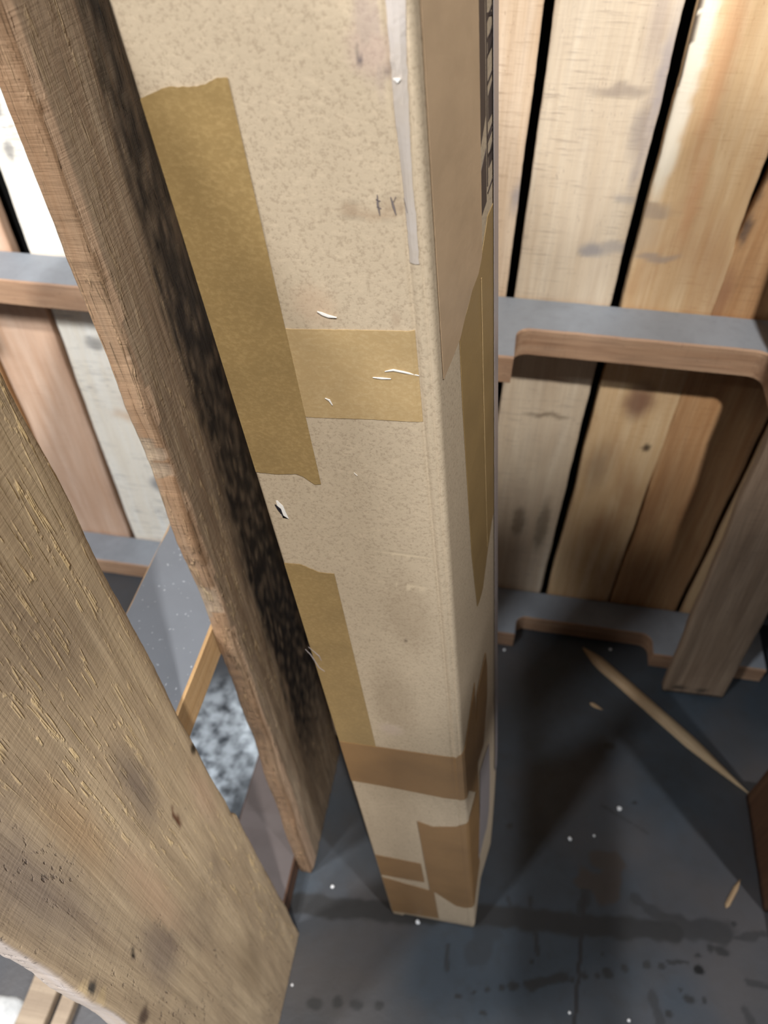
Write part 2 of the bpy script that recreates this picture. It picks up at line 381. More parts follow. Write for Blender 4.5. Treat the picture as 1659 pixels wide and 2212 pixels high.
def stringer(parent, L, d, t, loc, rot, wood_mat, top_mat, notch=None, seed=1.0, wane=False):
    """long piece along local x; depth d along local y (0 = front), thickness t along z. notches cut from the front"""
    xs = set(round(L * i / 80, 5) for i in range(81))
    dep = 0.052
    prof = []                                    # (x, y_front)
    r = 0.016
    segs = notch or []
    x = 0.0
    def add(x, y): prof.append((x, y))
    cur = 0.0
    for (a, b, dp) in segs:
        n = max(2, int((a - cur) / 0.02))
        for i in range(n): add(cur + (a - cur) * i / n, 0.0)
        add(a, 0.0)
        for i in range(9):                       # concave round into the notch
            th = math.pi / 2 * i / 8
            add(a + 0.004 * 0 + r * (1 - math.cos(th)), dp - r + r * math.sin(th))
        m = max(4, int((b - a) / 0.012))
        for i in range(1, m): add(a + r + (b - a - 2 * r) * i / m, dp)
        for i in range(9):
            th = math.pi / 2 * (1 - i / 8)
            add(b - r * (1 - math.cos(th)), dp - r + r * math.sin(th))
        add(b, 0.0); cur = b
    n = max(2, int((L - cur) / 0.02))
    for i in range(n + 1): add(cur + (L - cur) * i / n, 0.0)
    V, Fc, mi = [], [], []
    nd = 6; c = 0.0018; rows = len(prof)
    def ring(px, py):
        j = 0.0006 * fb(px * 60, seed); k = 0.0005 * fb(px * 40, seed + 5)
        pts = [(py, c), (py, t * 0.5), (py, t - c)]
        for i in range(nd + 1): pts.append((py + c + (d - c - py - (0.007 + 0.004 * fb(px * 30, 3) if wane else 0) - c) * i / nd, t))
        pts.append((d, t - (0.014 if wane else c))); pts.append((d, c))
        for i in range(3): pts.append((d - c - (d - py - 2 * c) * i / 2, 0.0))
        return [(px, y + j, z + (k if z > t / 2 else 0)) for y, z in pts]
    for (px, py) in prof: V += ring(px, py)
    ns = 3 + nd + 1 + 2 + 3
    for a in range(rows - 1):
        for i in range(ns):
            k = (i + 1) % ns
            Fc.append((a * ns + i, (a + 1) * ns + i, (a + 1) * ns + k, a * ns + k)); mi.append(1 if 3 <= i < 3 + nd else 0)
    Fc.append(tuple(range(ns))); mi.append(0)
    Fc.append(tuple(reversed(range((rows - 1) * ns, rows * ns)))); mi.append(0)
    o = link('stringer', V, Fc, wood_mat, parent, loc, rot, flat=True)
    o.data.materials.append(top_mat)
    for p, m in zip(o.data.polygons, mi): p.material_index = m
    return o
# length axis of stringer is local x: its own wood with grain along x
def xwood(name, *a, **k):
    m = wood(name, *a, **k)
    for nd in m.node_tree.nodes:
        if nd.type == 'MAPPING':
            s = nd.inputs['Scale'].default_value; s[0], s[2] = s[2], s[0]
    return m
m_st = xwood('stringer_timber', lin(190, 156, 126), lin(160, 124, 96), lin(84, 62, 54), 9, 22, 0.25, 0.2, 0, 0.5)
SX = -0.78
def nx(px, py): return onZ(px, py, 0.543).x - SX
stringer(back, 1.22, 0.111, 0.033, (SX, -0.1125, 0.511), (0, 0, 0), m_st, m_dust,
         [(0.115, 0.37, 0.050), (0.798, 1.052, 0.052)], 1.0)
stringer(back, 1.22, 0.086, 0.032, (SX, -0.0875, 0.0008), (0, 0, 0), m_st, m_dust, [(0.115, 0.37, 0.030), (0.86, 1.062, 0.034)], 2.0)
stringer(back, 1.22, 0.088, 0.036, (SX, -0.0895, 1.0), (0, 0, 0), m_st, m_dust, [(0.115, 0.37, 0.040), (0.86, 1.062, 0.040)], 3.0)
# front slats of the back pallet
w_r = wood('dull_brown_slat', lin(158, 136, 114), lin(130, 108, 88), lin(80, 64, 54), 11, 20, 0.3, 0.2, 0, 0.4)
board('deck_board', back, 0.084, 0.014, 1.03, w_r, (0.299, -0.1275, 0.003), (0, -0.047, 0), seed=51, wav=0.001, nw=12, nl=150,
      paint=painter([blob(0.02, 0.012, 0.012, 0.006, (0.01, 0.01, 0.01), .9), blob(0.05, 0.011, 0.01, 0.005, (0.01, 0.01, 0.01), .9)]))

# ---- left pallet -------------------------------------------------
LEAN = 0.062
left = tag(empty('wooden_pallet', (-0.143, 0, 0.001), (0, -LEAN, 0)),
           'wooden pallet standing on edge at the left, two wide slats facing the box', 'pallet')
RZ = math.pi / 2
w_big = wood('grey_brown_rough_slat', lin(204, 180, 146), lin(176, 152, 122), lin(108, 92, 82), 21, 10, 0.15, 0.15, 0.0, 0.45, 0.55, 0.0008, 0.95, zone=(0.82, 1.12))
w_tall = wood('brown_rough_slat', lin(170, 150, 126), lin(140, 118, 96), lin(64, 55, 48), 23, 22, 0.35, 0.1, 0.0, 0.35, 0.5, 0.0012, 0.7)
def lp(px, py):            # pixel -> (y, z) on the face of the left pallet
    n = Vector((1, 0, LEAN)).normalized()
    q = on_plane(px, py, (-0.143, 0, 0.001), n); d = q - Vector((-0.143, 0, 0.001))
    return q.y, d.dot(Vector((-LEAN, 0, 1)).normalized())
B0 = 0.060
def lb(px, py, rx, rz, c, a, s=0.5):
    y, z = lp(px, py); return blob(y - B0, z, rx, rz, c, a, s)
SH = lin(112, 98, 92)
bigspots = [lb(285, 2055, .0022, .010, (0.01, 0.008, 0.006), .98, .5), lb(380, 1765, .0030, .016, lin(96, 50, 26), .95, .5), lb(418, 1618, .003, .007, (0.03, 0.02, 0.01), .95),
            lb(300, 1700, .014, .05, lin(104, 92, 88), .6, .9), lb(60, 1900, .02, .10, lin(104, 92, 90), .6, .9), lb(200, 2130, .004, .006, (0.05, 0.045, 0.04), .9),
            lb(350, 2060, .018, .05, lin(118, 102, 94), .6, .8), lb(440, 1720, .012, .05, lin(202, 168, 140), .5, .9), lb(330, 1930, .014, .08, lin(196, 160, 130), .5, .9),
            lb(170, 1790, .014, .06, lin(180, 146, 108), .5, .9), lb(310, 2195, .006, .012, lin(84, 66, 54), .9), lb(540, 2080, .02, .07, lin(150, 128, 100), .6, .9),
            lb(180, 2140, .007, .008, lin(206, 180, 140), .9), lb(220, 2160, .007, .008, lin(196, 170, 130), .8)]
def big_edge(z):
    k = 0.0
    k += 0.006 * smooth(0.372, 0.355, z) + 0.003 * smooth(0.3, 0.0, z)
    return (0.002 * fb(z * 8, 5), k)
_bp = painter(bigspots, 0.003, 90)
def big_paint(x, y, z):
    if x < 0.004 and y > 0.0008: return (*lin(196, 184, 178)[:3], 0.7 + 0.4 * fb(y * 700, z * 10, 3))  # lamplight on the near side edge painted in as a paler tone
    return _bp(x, y, z)
board('deck_board', left, 0.160, 0.018, 1.04, w_big, (0, B0, 0.0), (0, 0, RZ), seed=61, wav=0.0012, nw=60, nl=420, edge=big_edge,
      paint=big_paint, relief=0.0006)
def tall_shade_paint(x, y, z):
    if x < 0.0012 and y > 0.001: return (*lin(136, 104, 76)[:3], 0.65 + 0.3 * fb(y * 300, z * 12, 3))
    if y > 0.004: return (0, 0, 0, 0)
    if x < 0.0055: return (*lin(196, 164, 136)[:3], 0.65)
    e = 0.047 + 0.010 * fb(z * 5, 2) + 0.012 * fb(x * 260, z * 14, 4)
    a = smooth(e - 0.012, e + 0.012, x) * (0.80 + 0.6 * fb(x * 500, z * 60, 8)) * smooth(0.02, 0.30, z)  # box shadow painted onto the slat, mixed with blackened fibres
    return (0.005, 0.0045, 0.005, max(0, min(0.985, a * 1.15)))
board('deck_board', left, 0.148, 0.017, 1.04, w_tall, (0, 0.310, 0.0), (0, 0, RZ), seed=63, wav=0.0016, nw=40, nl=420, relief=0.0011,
      edge=lambda z: (-0.014 * smooth(0.5, 0.0, z) + 0.001 * fb(z * 30, 3), 0), shape=lambda x, z: 0.002 * smooth(0.008, 0.0, x), paint=tall_shade_paint)
board('deck_board', left, 0.120, 0.017, 1.04, w_tall, (0, 0.475, 0.0), (0, 0, RZ), seed=65, nw=8, nl=60)
m_st2 = xwood('tan_stringer_timber', lin(206, 172, 128), lin(184, 146, 100), lin(120, 88, 62), 12, 22, 0.2, 0.1, 0, 0.3)
m_dust2 = grime('grey_dusty_stain_plain', lin(97, 100, 105), lin(82, 84, 88), 17.0, 0.5, 0.0001, 0.8, 0.22, 0.35, 0.5)
m_st3 = xwood('dark_stringer_timber', lin(92, 66, 50), lin(70, 48, 36), lin(34, 24, 20), 14, 22, 0.2, 0.1, 0, 0.3)
m_dust3 = grime('brownish_grey_stain', lin(88, 79, 77), lin(68, 60, 57), 19.0, 0.5, 0.0001, 1.0, 0.0, 0.5, 0.5)
for z, sd in ((0.0, 4), (0.463, 5), (1.0, 6)):
    stringer(left, 0.52, 0.082, 0.037, (-0.018, 0.086, z), (0, 0, RZ), m_st3 if sd == 4 else m_st2, m_dust3 if sd == 4 else m_dust2, [], sd, wane=(sd == 5))
board('deck_board', left, 0.09, 0.014, 1.03, w_f, (-0.101, 0.505, 0.0), (0, 0, RZ), seed=68, nw=8, nl=60)

# ------------------------------------------------------------------ the long carton
KB = lin(205, 177, 142)
m_card = card('kraft_cardboard', lin(188, 170, 145), lin(148, 129, 107), 1, fl=0.52)
def tape_mat(name, base, fleck, rough, seed, fl=0.35, spec=0.5):
    k = NT(name)
    a = k.noise(k.coords((420, 420, 600), (seed, 0, 0)), 1.0, 3.0, 0.7)
    g = k.noise(k.coords((24, 24, 30), (seed, 3, 0)), 1.0, 3.0, 0.6)
    col = k.mix(k.math('MULTIPLY', k.ramp(a, [(0.45, BW(0)), (0.68, BW(1))]), fl), base, fleck)
    dk = tuple(c * 0.62 for c in base[:3]) + (1,)
    col = k.mix(k.math('MULTIPLY', k.ramp(g, [(0.42, BW(0)), (0.68, BW(1))]), 0.35), col, dk)
    return k.fin(col, rough, k.bump(k.math('ADD', a, k.math('MULTIPLY', g, 5.0)), 0.00008, 1.0), spec)
m_tape = tape_mat('golden_brown_tape', lin(150, 124, 80), lin(178, 150, 102), 0.42, 1, 0.5)
m_tape_thin = tape_mat('pale_gold_tape', lin(180, 152, 108), lin(196, 170, 128), 0.5, 2, 0.6)
m_tape_low = tape_mat('dark_brown_tape', lin(142, 108, 68), lin(156, 124, 82), 0.42, 3)
m_tape_tan = tape_mat('smooth_tan_tape', lin(190, 163, 132), lin(198, 172, 142), 0.38, 4, 0.2)
m_tape_gold2 = tape_mat('olive_gold_tape', lin(150, 124, 82), lin(164, 138, 94), 0.42, 5, 0.2)
k_ = NT('torn_white_paper'); m_nick = k_.fin((0.86, 0.82, 0.76, 1), 0.7)
k_ = NT('black_print'); m_ink = k_.fin(lin(76, 66, 62), 0.55)
k_ = NT('scuffed_clear_tape'); m_clear = k_.fin(lin(168, 158, 156), 0.25, spec=0.7)
k_ = NT('dark_hole'); m_hole = k_.fin((0.01, 0.008, 0.012, 1), 0.9)
m_lilac = grime('greyed_paper_scuff', lin(184, 174, 166), lin(178, 164, 148), 3, 0.7, 0.0001, 5.0, 0, 0.5, 0.3)

LX = -0.105          # sideways lean per metre of height
WF, WR, RC = 0.098, 0.0908, 0.0035
HB = 1.12
FL0 = Vector((-0.037, 0.266, 0)); BV = Vector((0.018, 0.089, 0)).normalized()
NR = Vector((BV.y, -BV.x, 0))
def surf(u, z, off=0.0):
    """point on the carton skin: u runs 0..WF over the front, then over the right side"""
    u0 = WF - RC; th = math.acos(max(-1, min(1, NR.y * -1)))
    if u <= u0:
        p = FL0 + Vector((u, 0, 0)); n = Vector((0, -1, 0))
    else:
        arc = RC * 1.372
        cen = FL0 + Vector((u0, RC, 0))
        if u < u0 + arc:
            a = (u - u0) / RC; n = Vector((math.sin(a), -math.cos(a), 0)); p = cen + n * RC
        else:
            n = NR; p = cen + n * RC + BV * (u - u0 - arc)
    # folded bead beside the front right corner
    g = 0.0
    if WF - 0.014 < u < WF:
        g = -0.0009 * math.exp(-((u - (WF - 0.0088)) / 0.0010) ** 2) + 0.0004 * math.exp(-((u - (WF - 0.0060)) / 0.0010) ** 2) \
            - 0.0005 * math.exp(-((u - (WF - 0.0035)) / 0.0006) ** 2)
        g *= 0.35 + 0.65 * smooth(0.36, 0.5, z)
    if z < 0.03: g -= 0.004 * (1 - z / 0.03) ** 2 * (1.0 if u > 0.012 else 0.6)
    p = p + n * (off + g)
    if u > WF: p = p - n * 0.009 * max(0, 1 - z / 0.30) ** 1.5 * min(1, (u - WF) / 0.05)   # foot bulges in
    return Vector((p.x + LX * z, p.y, z))
def fu(px, py):             # pixel -> (u, z) on the front
    q = onY(px, py, 0.266); return q.x - (FL0.x + LX * q.z), q.z
def ru(px, py):             # pixel -> (u, z) on the right side
    up = Vector((LX, 0, 1)); n = BV.cross(up).normalized(); p0 = surf(WF + 0.01, 0.5)
    q = on_plane(px, py, p0, n); b = q - surf(WF + 0.002, 0) - up * q.z
    return WF + 0.002 + b.dot(BV), q.z

box = tag(empty('cardboard_box', (0.01, 0.31, 0)),
          'tall narrow brown cardboard box sealed with gold tape, leaning in the middle', 'box')
BO = Vector((0.01, 0.31, 0))
def blocal(p): return (p.x - BO.x, p.y - BO.y, p.z - BO.z)

front_marks = [(790, 60, .005, .02, lin(158, 138, 132), .5), (812, 90, .003, .02, lin(150, 130, 130), .45), (776, 122, .0015, .004, lin(86, 76, 84), .8),
    (800, 110, .010, .01, lin(176, 150, 142), .5), (835, 155, .002, .003, lin(120, 104, 100), .7),
    (760, 455, .006, .004, lin(150, 126, 102), .6), (850, 448, .006, .004, lin(150, 126, 102), .5), (800, 465, .012, .003, lin(160, 134, 108), .5),
    (855, 690, .003, .005, lin(168, 146, 122), .6), (880, 1330, .02, .05, lin(128, 108, 84), .30), (850, 1520, .02, .06, lin(128, 108, 84), .3),
    (680, 660, .012, .012, lin(190, 160, 132), .4), (870, 1200, .020, .002, lin(220, 200, 168), .5), (880, 1268, .025, .002, lin(220, 200, 168), .4),
    (845, 1575, .012, .012, lin(186, 166, 150), .6), (876, 1385, .001, .0015, lin(70, 56, 44), .9), (800, 1383, .001, .0015, lin(90, 66, 50), .8)]
FM = [(*fu(a, b), rx, rz, c, al) for a, b, rx, rz, c, al in front_marks]
def carton():
    us = [WF * i / 96 for i in range(85)]
    uu = us[-1]
    while uu < WF + 0.006: uu += 0.0004; us.append(uu)
    while uu < WF + WR: uu += 0.003; us.append(uu)
    zs = [0.0, 0.002, 0.005, 0.009, 0.014, 0.02, 0.027]
    while zs[-1] < HB: zs.append(zs[-1] + 0.003)
    V, P = [], []
    bl_ = Vector((FL0.x + 0.016, 0.352, 0))
    for z in zs:
        for u in us:
            p = surf(u, z, 0.00025 * fb(u * 60, z * 25, 3) if 0.006 < u < WF - 0.015 else 0.0)
            V.append(blocal(p))
            best = (0, 0, 0, 0.0)
            if u < WF:
                ju, jz = u + 0.0012 * fb(u * 300, z * 300), z + 0.0012 * fb(u * 300, z * 300, 9)
                for cu, cz, rx, rz, c, al in FM:
                    v = al * (1 - smooth(0.3, 1.1, math.hypot((ju - cu) / rx, (jz - cz) / rz)))
                    if v > best[3]: best = (*c[:3], v)
            P.append(best)
        for q in (Vector((FL0.x + 0.018 + LX * z + 0.08, 0.353, z)), Vector((bl_.x + LX * z, bl_.y, z)), Vector((FL0.x + 0.004 + LX * z, 0.30, z))):
            V.append(blocal(q)); P.append((0, 0, 0, 0.0))
    n = len(us) + 3
    Fc = [(j * n + i, j * n + (i + 1) % n, (j + 1) * n + (i + 1) % n, (j + 1) * n + i) for j in range(len(zs) - 1) for i in range(n)]
    Fc.append(tuple(reversed(range(n)))); Fc.append(tuple(range((len(zs) - 1) * n, len(zs) * n)))
    o = link('carton_body', V, Fc, m_card, box)
    at = o.data.color_attributes['paint']; buf = []
    for p in P: buf.extend(p)
    at.data.foreach_set('color', buf)
    # crisp left corner
    for p in o.data.polygons[-2:]: p.use_smooth = False
    return o
carton()

def strip(name, A, B, mat, nn=2, off=0.0004, thick=0.0003, parent=None, label=None, rag=0.0):
    """thin sheet on the carton between two edge curves A and B of (u, z)"""
    V, Fc = [], []; n = nn + 1; top = []
    for (a, b) in zip(A, B):
        for i in range(n):
            t = i / nn; u = a[0] + (b[0] - a[0]) * t; z = a[1] + (b[1] - a[1]) * t
            V.append(blocal(surf(u, z, off)))
    N = len(V)
    for (a, b) in zip(A, B):
        for i in range(n):
            t = i / nn; u = a[0] + (b[0] - a[0]) * t; z = a[1] + (b[1] - a[1]) * t
            V.append(blocal(surf(u, z, off - thick)))
    R = len(A)
    for j in range(R - 1):
        for i in range(nn):
            q = (j * n + i, j * n + i + 1, (j + 1) * n + i + 1, (j + 1) * n + i)
            Fc.append(q); Fc.append(tuple(N + k for k in reversed(q)))
    per = [i for i in range(n)] + [j * n + nn for j in range(1, R)] + [(R - 1) * n + i for i in range(nn - 1, -1, -1)] + [j * n for j in range(R - 2, 0, -1)]
    for a, b in zip(per, per[1:] + per[:1]): Fc.append((b, a, a + N, b + N))
    o = link(name, V, Fc, mat, parent or box, flat=True)
    bm = bmesh.new(); bm.from_mesh(o.data); bmesh.ops.recalc_face_normals(bm, faces=bm.faces); bm.to_mesh(o.data); bm.free()
    if label: o['label'] = label
    return o
def interp(pts, k, x):      # piecewise linear of pts sorted by key index k
    pts = sorted(pts, key=lambda p: p[k]); o = 1 - k
    if x <= pts[0][k]: return pts[0][o]
    for a, b in zip(pts, pts[1:]):
        if x <= b[k]: return a[o] + (b[o] - a[o]) * (x - a[k]) / max(1e-9, b[k] - a[k])
    return pts[-1][o]
def cols(name, lower, upper, mat, u0, u1, n=24, off=0.0004, label=None, rag=0.0004, nn=2, slant=0.0):
    A, B = [], []
    for i in range(n + 1):
        u = u0 + (u1 - u0) * i / n
        zl = interp(lower, 0, u) + rag * fb(u * 500, 1); zh = interp(upper, 0, u) + rag * fb(u * 500, 7)
        A.append((u, zl)); B.append((u, max(zh, zl + 1e-4)))
    return strip(name, A, B, mat, nn, off, label=label)
def rows(name, leftc, rightc, mat, z0, z1, n=60, off=0.0004, label=None, nn=3, rag=0.0002):
    A, B = [], []
    for i in range(n + 1):
        z = z0 + (z1 - z0) * i / n
        a = interp(leftc, 1, z) + rag * fb(z * 300, 1); b = interp(rightc, 1, z) + rag * fb(z * 300, 5)
        A.append((a, z)); B.append((max(b, a + 1e-4), z))
    return strip(name, A, B, mat, nn, off, label=label)
G = lambda L, f=fu: [f(*p) for p in L]
# tall gold strip
up = G([(305, 212), (335, 198), (362, 186), (392, 187), (425, 186), (450, 178), (472, 166)])
lo = G([(552, 1018), (600, 1023), (640, 1022), (655, 1028), (680, 1045), (706, 1044)])
uR = sum(p[0] for p in G([(540, 420), (620, 730), (672, 905)])) / 3
cols('tape_strip', lo, up, m_tape, 0.0002, uR, 40, 0.0006, 'long golden tape strip with torn ends on the left edge', 0.0003, 6)
up = G([(605, 1214), (650, 1218), (690, 1235), (718, 1238)]); lo = G([(735, 1600), (820, 1612)])
uR2 = sum(p[0] for p in G([(720, 1250), (765, 1420), (805, 1560)])) / 3
cols('tape_strip', lo, up, m_tape, 0.0002, uR2, 40, 0.0006, 'golden tape strip low on the left edge', 0.0003, 4)
# pale horizontal piece
cols('tape_strip', G([(675, 901), (800, 905), (923, 912)]), G([(620, 710), (760, 712), (897, 715)]), m_tape_thin, uR - 0.001, fu(905, 820)[0], 30, 0.00035,
     'pale short tape strip running across the face', 0.0003)
# lower band going round the corner
zl = G([(765, 1685), (850, 1700), (960, 1722), (1000, 1727)]) + [(WF + 0.004, fu(1010, 1722)[1] + 0.001), (WF + 0.03, ru(1040, 1690)[1])]
zu = G([(735, 1600), (818, 1612), (900, 1624), (985, 1636)]) + [(WF + 0.002, fu(1020, 1628)[1] + 0.003), (WF + 0.03, fu(1020, 1628)[1] + 0.05)]
cols('tape_strip', zl, zu, m_tape_low, 0.0002, WF + 0.030, 60, 0.0009, 'brown tape band wrapping the lower corner', 0.0002)
# squarish lower right piece
zl = G([(938, 1925), (985, 1955), (1005, 1960)]) + [(WF + 0.003, fu(1018, 1955)[1]), (WF + 0.03, fu(1018, 1930)[1])]
zu = G([(903, 1773), (935, 1785), (985, 1785)]) + [(WF + 0.003, fu(1015, 1775)[1]), (WF + 0.03, fu(1015, 1765)[1])]
cols('tape_strip', zl, zu, m_tape_low, fu(905, 1790)[0], WF + 0.030, 40, 0.0009, 'brown tape patch on the bottom right corner', 0.0002)
cols('tape_strip', G([(820, 1888), (915, 1905)]), G([(808, 1845), (912, 1866)]), m_tape_low, 0.001, fu(912, 1880)[0], 20, 0.0005)
cols('tape_strip', G([(848, 1968), (940, 1982)]), G([(822, 1893), (935, 1925)]), m_tape_low, 0.001, fu(940, 1940)[0], 20, 0.0005)
# right side: smooth tan tape, gold tape, clear scuffed tape, printed panel
R = lambda L: G(L, ru)
eA = R([(1034, 0), (1035, 300), (1033, 480)])
uE = sum(p[0] for p in eA) / 3
leftc = R([(922, 0), (930, 200), (940, 430), (948, 620), (957, 800)])
uL = WF + 0.004
rc = R([(957, 815), (975, 790), (990, 735), (1000, 690), (1018, 622), (1030, 592), (1033, 560)])
rows('tape_strip', [(uL, 0), (uL, 1)], rc[:-1] + [(uE, rc[-1][1]), (uE, 1.2)], m_tape_tan, rc[0][1], HB - 0.01, 120, 0.0008, 'smooth tan tape over the side')
gl = R([(1030, 1310), (1018, 1200), (1008, 1040), (998, 880), (993, 770), (991, 725), (1010, 660), (1022, 610), (1035, 575), (1035, 500), (1050, 478), (1060, 450), (1070, 418)])
gr = R([(1031, 1312), (1042, 1270), (1052, 1190), (1062, 1120), (1072, 1080), (1073, 900), (1073, 600), (1071, 418)])
rows('tape_strip', gl, gr, m_tape_gold2, gl[0][1], gl[-1][1], 120, 0.0005, 'olive gold tape with a torn edge on the side')
rows('tape_strip', R([(1025, 1640), (1028, 1500), (1040, 1440), (1046, 1412)]), R([(1040, 1640), (1050, 1500), (1050, 1440), (1047, 1410)]), m_tape_low,
     ru(1032, 1640)[1], ru(1046, 1412)[1], 30, 0.0010)
rows('tape_strip', R([(1035, 1850), (1035, 1750), (1035, 1640)]), R([(1050, 1850), (1058, 1750), (1055, 1640)]), m_clear,
     ru(1040, 1840)[1], ru(1040, 1650)[1], 20, 0.0012, 'scuffed clear tape near the foot')
ub_ = WF + WR
rows('tape_edge', [(ub_ - 0.0075, 0.1), (ub_ - 0.0075, 1.2)], [(ub_ - 0.0003, 0.1), (ub_ - 0.0003, 1.2)], m_clear, 0.25, HB - 0.02, 60, 0.0013, 'greyish clear tape margin on the far side edge', 2)
fl_ = R([(1050, 1180), (1045, 1000), (1040, 800), (1036, 600)])
rows('tape_fold', [(a - 0.0004, z) for a, z in fl_], [(a + 0.0004, z) for a, z in fl_], m_tape_thin, fl_[0][1], fl_[-1][1], 60, 0.0011, None, 1)
# printed side panel: dark bar with angular line drawing beside it
uA = uE + 0.0005; uB = ru(1048, 200)[0]; uC = ru(1065, 200)[0]
zt, zb = HB - 0.02, ru(1040, 470)[1]
def ink(A, B, nn=1, label=None): return strip('print_mark', A, B, m_ink, nn, 0.00025, 0.0002, label=label)
z1, z2, z3 = ru(1040, 325)[1], ru(1045, 290)[1], ru(1040, 375)[1]
ink([(uA, zb), (uA, z3)], [(uB, zb + 0.004), (uB, z3 + 0.008)])
ink([(uA, z1), (uA, 0.93), (uA, zt)], [(uB, z1 + 0.012), (uB, 0.93), (uB, zt)])
def stroke(p, q, w=0.0006):
    d = Vector((q[0] - p[0], q[1] - p[1], 0)).normalized(); n = Vector((-d.y, d.x, 0)) * w
    ink([(p[0] - n.x, p[1] - n.y), (q[0] - n.x, q[1] - n.y)], [(p[0] + n.x, p[1] + n.y), (q[0] + n.x, q[1] + n.y)])
ua, ub = uB + 0.002, uC
stroke((ua, zb + 0.01), (ua, zt)); stroke((ub, ru(1062, 380)[1]), (ub, zt), 0.0012)
for (y0, y1) in ((30, 45), (185, 165), (45, 22), (125, 100), (300, 278), (310, 288), (420, 400), (88, 78), (340, 335)):
    p = ru(1051, y0); q = ru(1062, y1 - 15); stroke((ua, p[1]), (ub, q[1]))
for (y0, y1) in ((205, 262), (335, 362), (85, 118)):
    p = ru(1055, y0); q = ru(1055, y1); um = (ua + ub) / 2
    ink([(um - 0.003, q[1]), (um - 0.003, p[1])], [(um + 0.004, q[1] + 0.002), (um + 0.003, p[1] + 0.004)])
# greyed strip where paper has been pulled off, ink strokes, white nicks
gl = G([(885, 568), (878, 480), (868, 380), (852, 250), (842, 120), (832, 0), (828, -150)]); gr = G([(905, 560), (900, 480), (890, 380), (884, 250), (878, 120), (876, 0), (872, -150)])
rows('paper_scuff', gl, gr, m_lilac, gl[0][1], HB - 0.05, 90, 0.0003, 'pale grey scuff where paper tore away', 3, 0.0004)
def seg(name, pts, w, mat, off=0.0005, lab=None):
    P = G(pts); A, B = [], []
    for i, (u, z) in enumerate(P):
        a = P[max(0, i - 1)]; b = P[min(len(P) - 1, i + 1)]
        d = Vector((b[0] - a[0], b[1] - a[1], 0)).normalized(); ww = w * (0.25 if i in (0, len(P) - 1) else 1)
        A.append((u + d.y * ww, z - d.x * ww)); B.append((u - d.y * ww, z + d.x * ww))
    return strip(name, A, B, mat, 1, off, 0.0003, label=lab)
m_blue = NT('faded_blue_ink').fin(lin(112, 102, 100), 0.8)
for pts in ([(815, 420), (816, 440), (821, 465)], [(844, 425), (850, 445), (856, 464)], [(855, 424), (848, 440)], [(872, 430), (880, 460)], [(812, 430), (822, 434)], [(814, 446), (824, 450)]):
    seg('ink_mark', pts, 0.0004, m_blue, 0.00035)
seg('paper_nick', [(686, 671), (697, 676), (710, 681), (728, 684)], 0.0006, m_nick, 0.0008)
seg('paper_nick', [(832, 800), (850, 797), (875, 802), (905, 812)], 0.0004, m_nick, 0.0009)
seg('paper_nick', [(806, 813), (825, 815), (845, 816)], 0.0004, m_nick, 0.0009)
seg('paper_nick', [(703, 858), (712, 862), (719, 873)], 0.0005, m_nick, 0.0009)
seg('paper_nick', [(765, 1020), (772, 1026)], 0.0004, m_nick, 0.0006)
seg('paper_nick', [(849, 171), (858, 173), (866, 168)], 0.0007, m_nick, 0.0007)
seg('paper_nick', [(660, 1400), (672, 1412), (690, 1440), (702, 1448)], 0.0003, m_clear, 0.0010)
seg('paper_nick', [(667, 1395), (690, 1415), (695, 1425)], 0.0003, m_clear, 0.0010)
seg('paper_nick', [(598, 1080), (606, 1092), (618, 1118), (608, 1110)], 0.0016, m_nick, 0.0006)
seg('puncture', [(595, 1088), (604, 1098), (612, 1112)], 0.0010, m_hole, 0.0009)

# ------------------------------------------------------------------ loose things on the floor
m_spl = wood('fresh_splinter_wood', lin(196, 172, 138), lin(170, 142, 108), lin(120, 96, 72), 31, 60, 0.2, 0.0, 0, 0.2)
def splinter(name, p0, p1, w, h, mat, label, cat, group=None, z0=0.0, tip=0.12, z1=None):
    a = Vector((p0[0], p0[1], z0)); b = Vector((p1[0], p1[1], z0 if z1 is None else z1)); L = (b - a).length
    V, Fc = [], []; n = 28; sec = 8
    for i in range(n + 1):
        t = i / n; ww = w * min(1, (t / tip) ** 0.7 if t < tip else 1) * min(1, ((1 - t) / (tip * 2.6)) ** 0.8 if 1 - t < tip * 2.6 else 1) + 0.0003
        hh = h * (0.3 + 0.7 * ww / w)
        c = 0.04 * w * fb(t * 9, 1)
        for (sx, sz) in ((-1, 0), (-.8, .5), (-.45, 1), (.1, 1.0), (.7, .55), (1, .1), (.8, 0), (0, 0)):
            V.append((sx * ww / 2 + c, sz * hh, t * L))
    for i in range(n):
        for k in range(sec): Fc.append((i * sec + k, i * sec + (k + 1) % sec, (i + 1) * sec + (k + 1) % sec, (i + 1) * sec + k))
    Fc.append(tuple(reversed(range(sec)))); Fc.append(tuple(range(n * sec, n * sec + sec)))
    d = (b - a).normalized(); s = d.cross(Vector((0, 0, 1))).normalized() * -1; upv = d.cross(s)
    if upv.z < 0: s = -s; upv = -upv
    upv = upv
    V2 = [tuple(v) for v in V]
    o = link(name, V2, Fc, mat, flat=True)
    mw = Matrix((s, upv, d)).transposed().to_4x4(); mw.translation = a
    o.matrix_world = mw
    bm = bmesh.new(); bm.from_mesh(o.data); bmesh.ops.recalc_face_normals(bm, faces=bm.faces); bm.to_mesh(o.data); bm.free()
    return tag(o, label, cat, group)
p, q = onZ(1258, 1400), onZ(1618, 1716)
splinter('wood_splinter', (p.x, p.y), (q.x, q.y), 0.020, 0.007, m_spl, 'long pale pointed wood splinter lying on the dark floor at the right', 'splinter', z0=0.0006)
p, q = onZ(1567, 1962), onZ(1599, 1900)
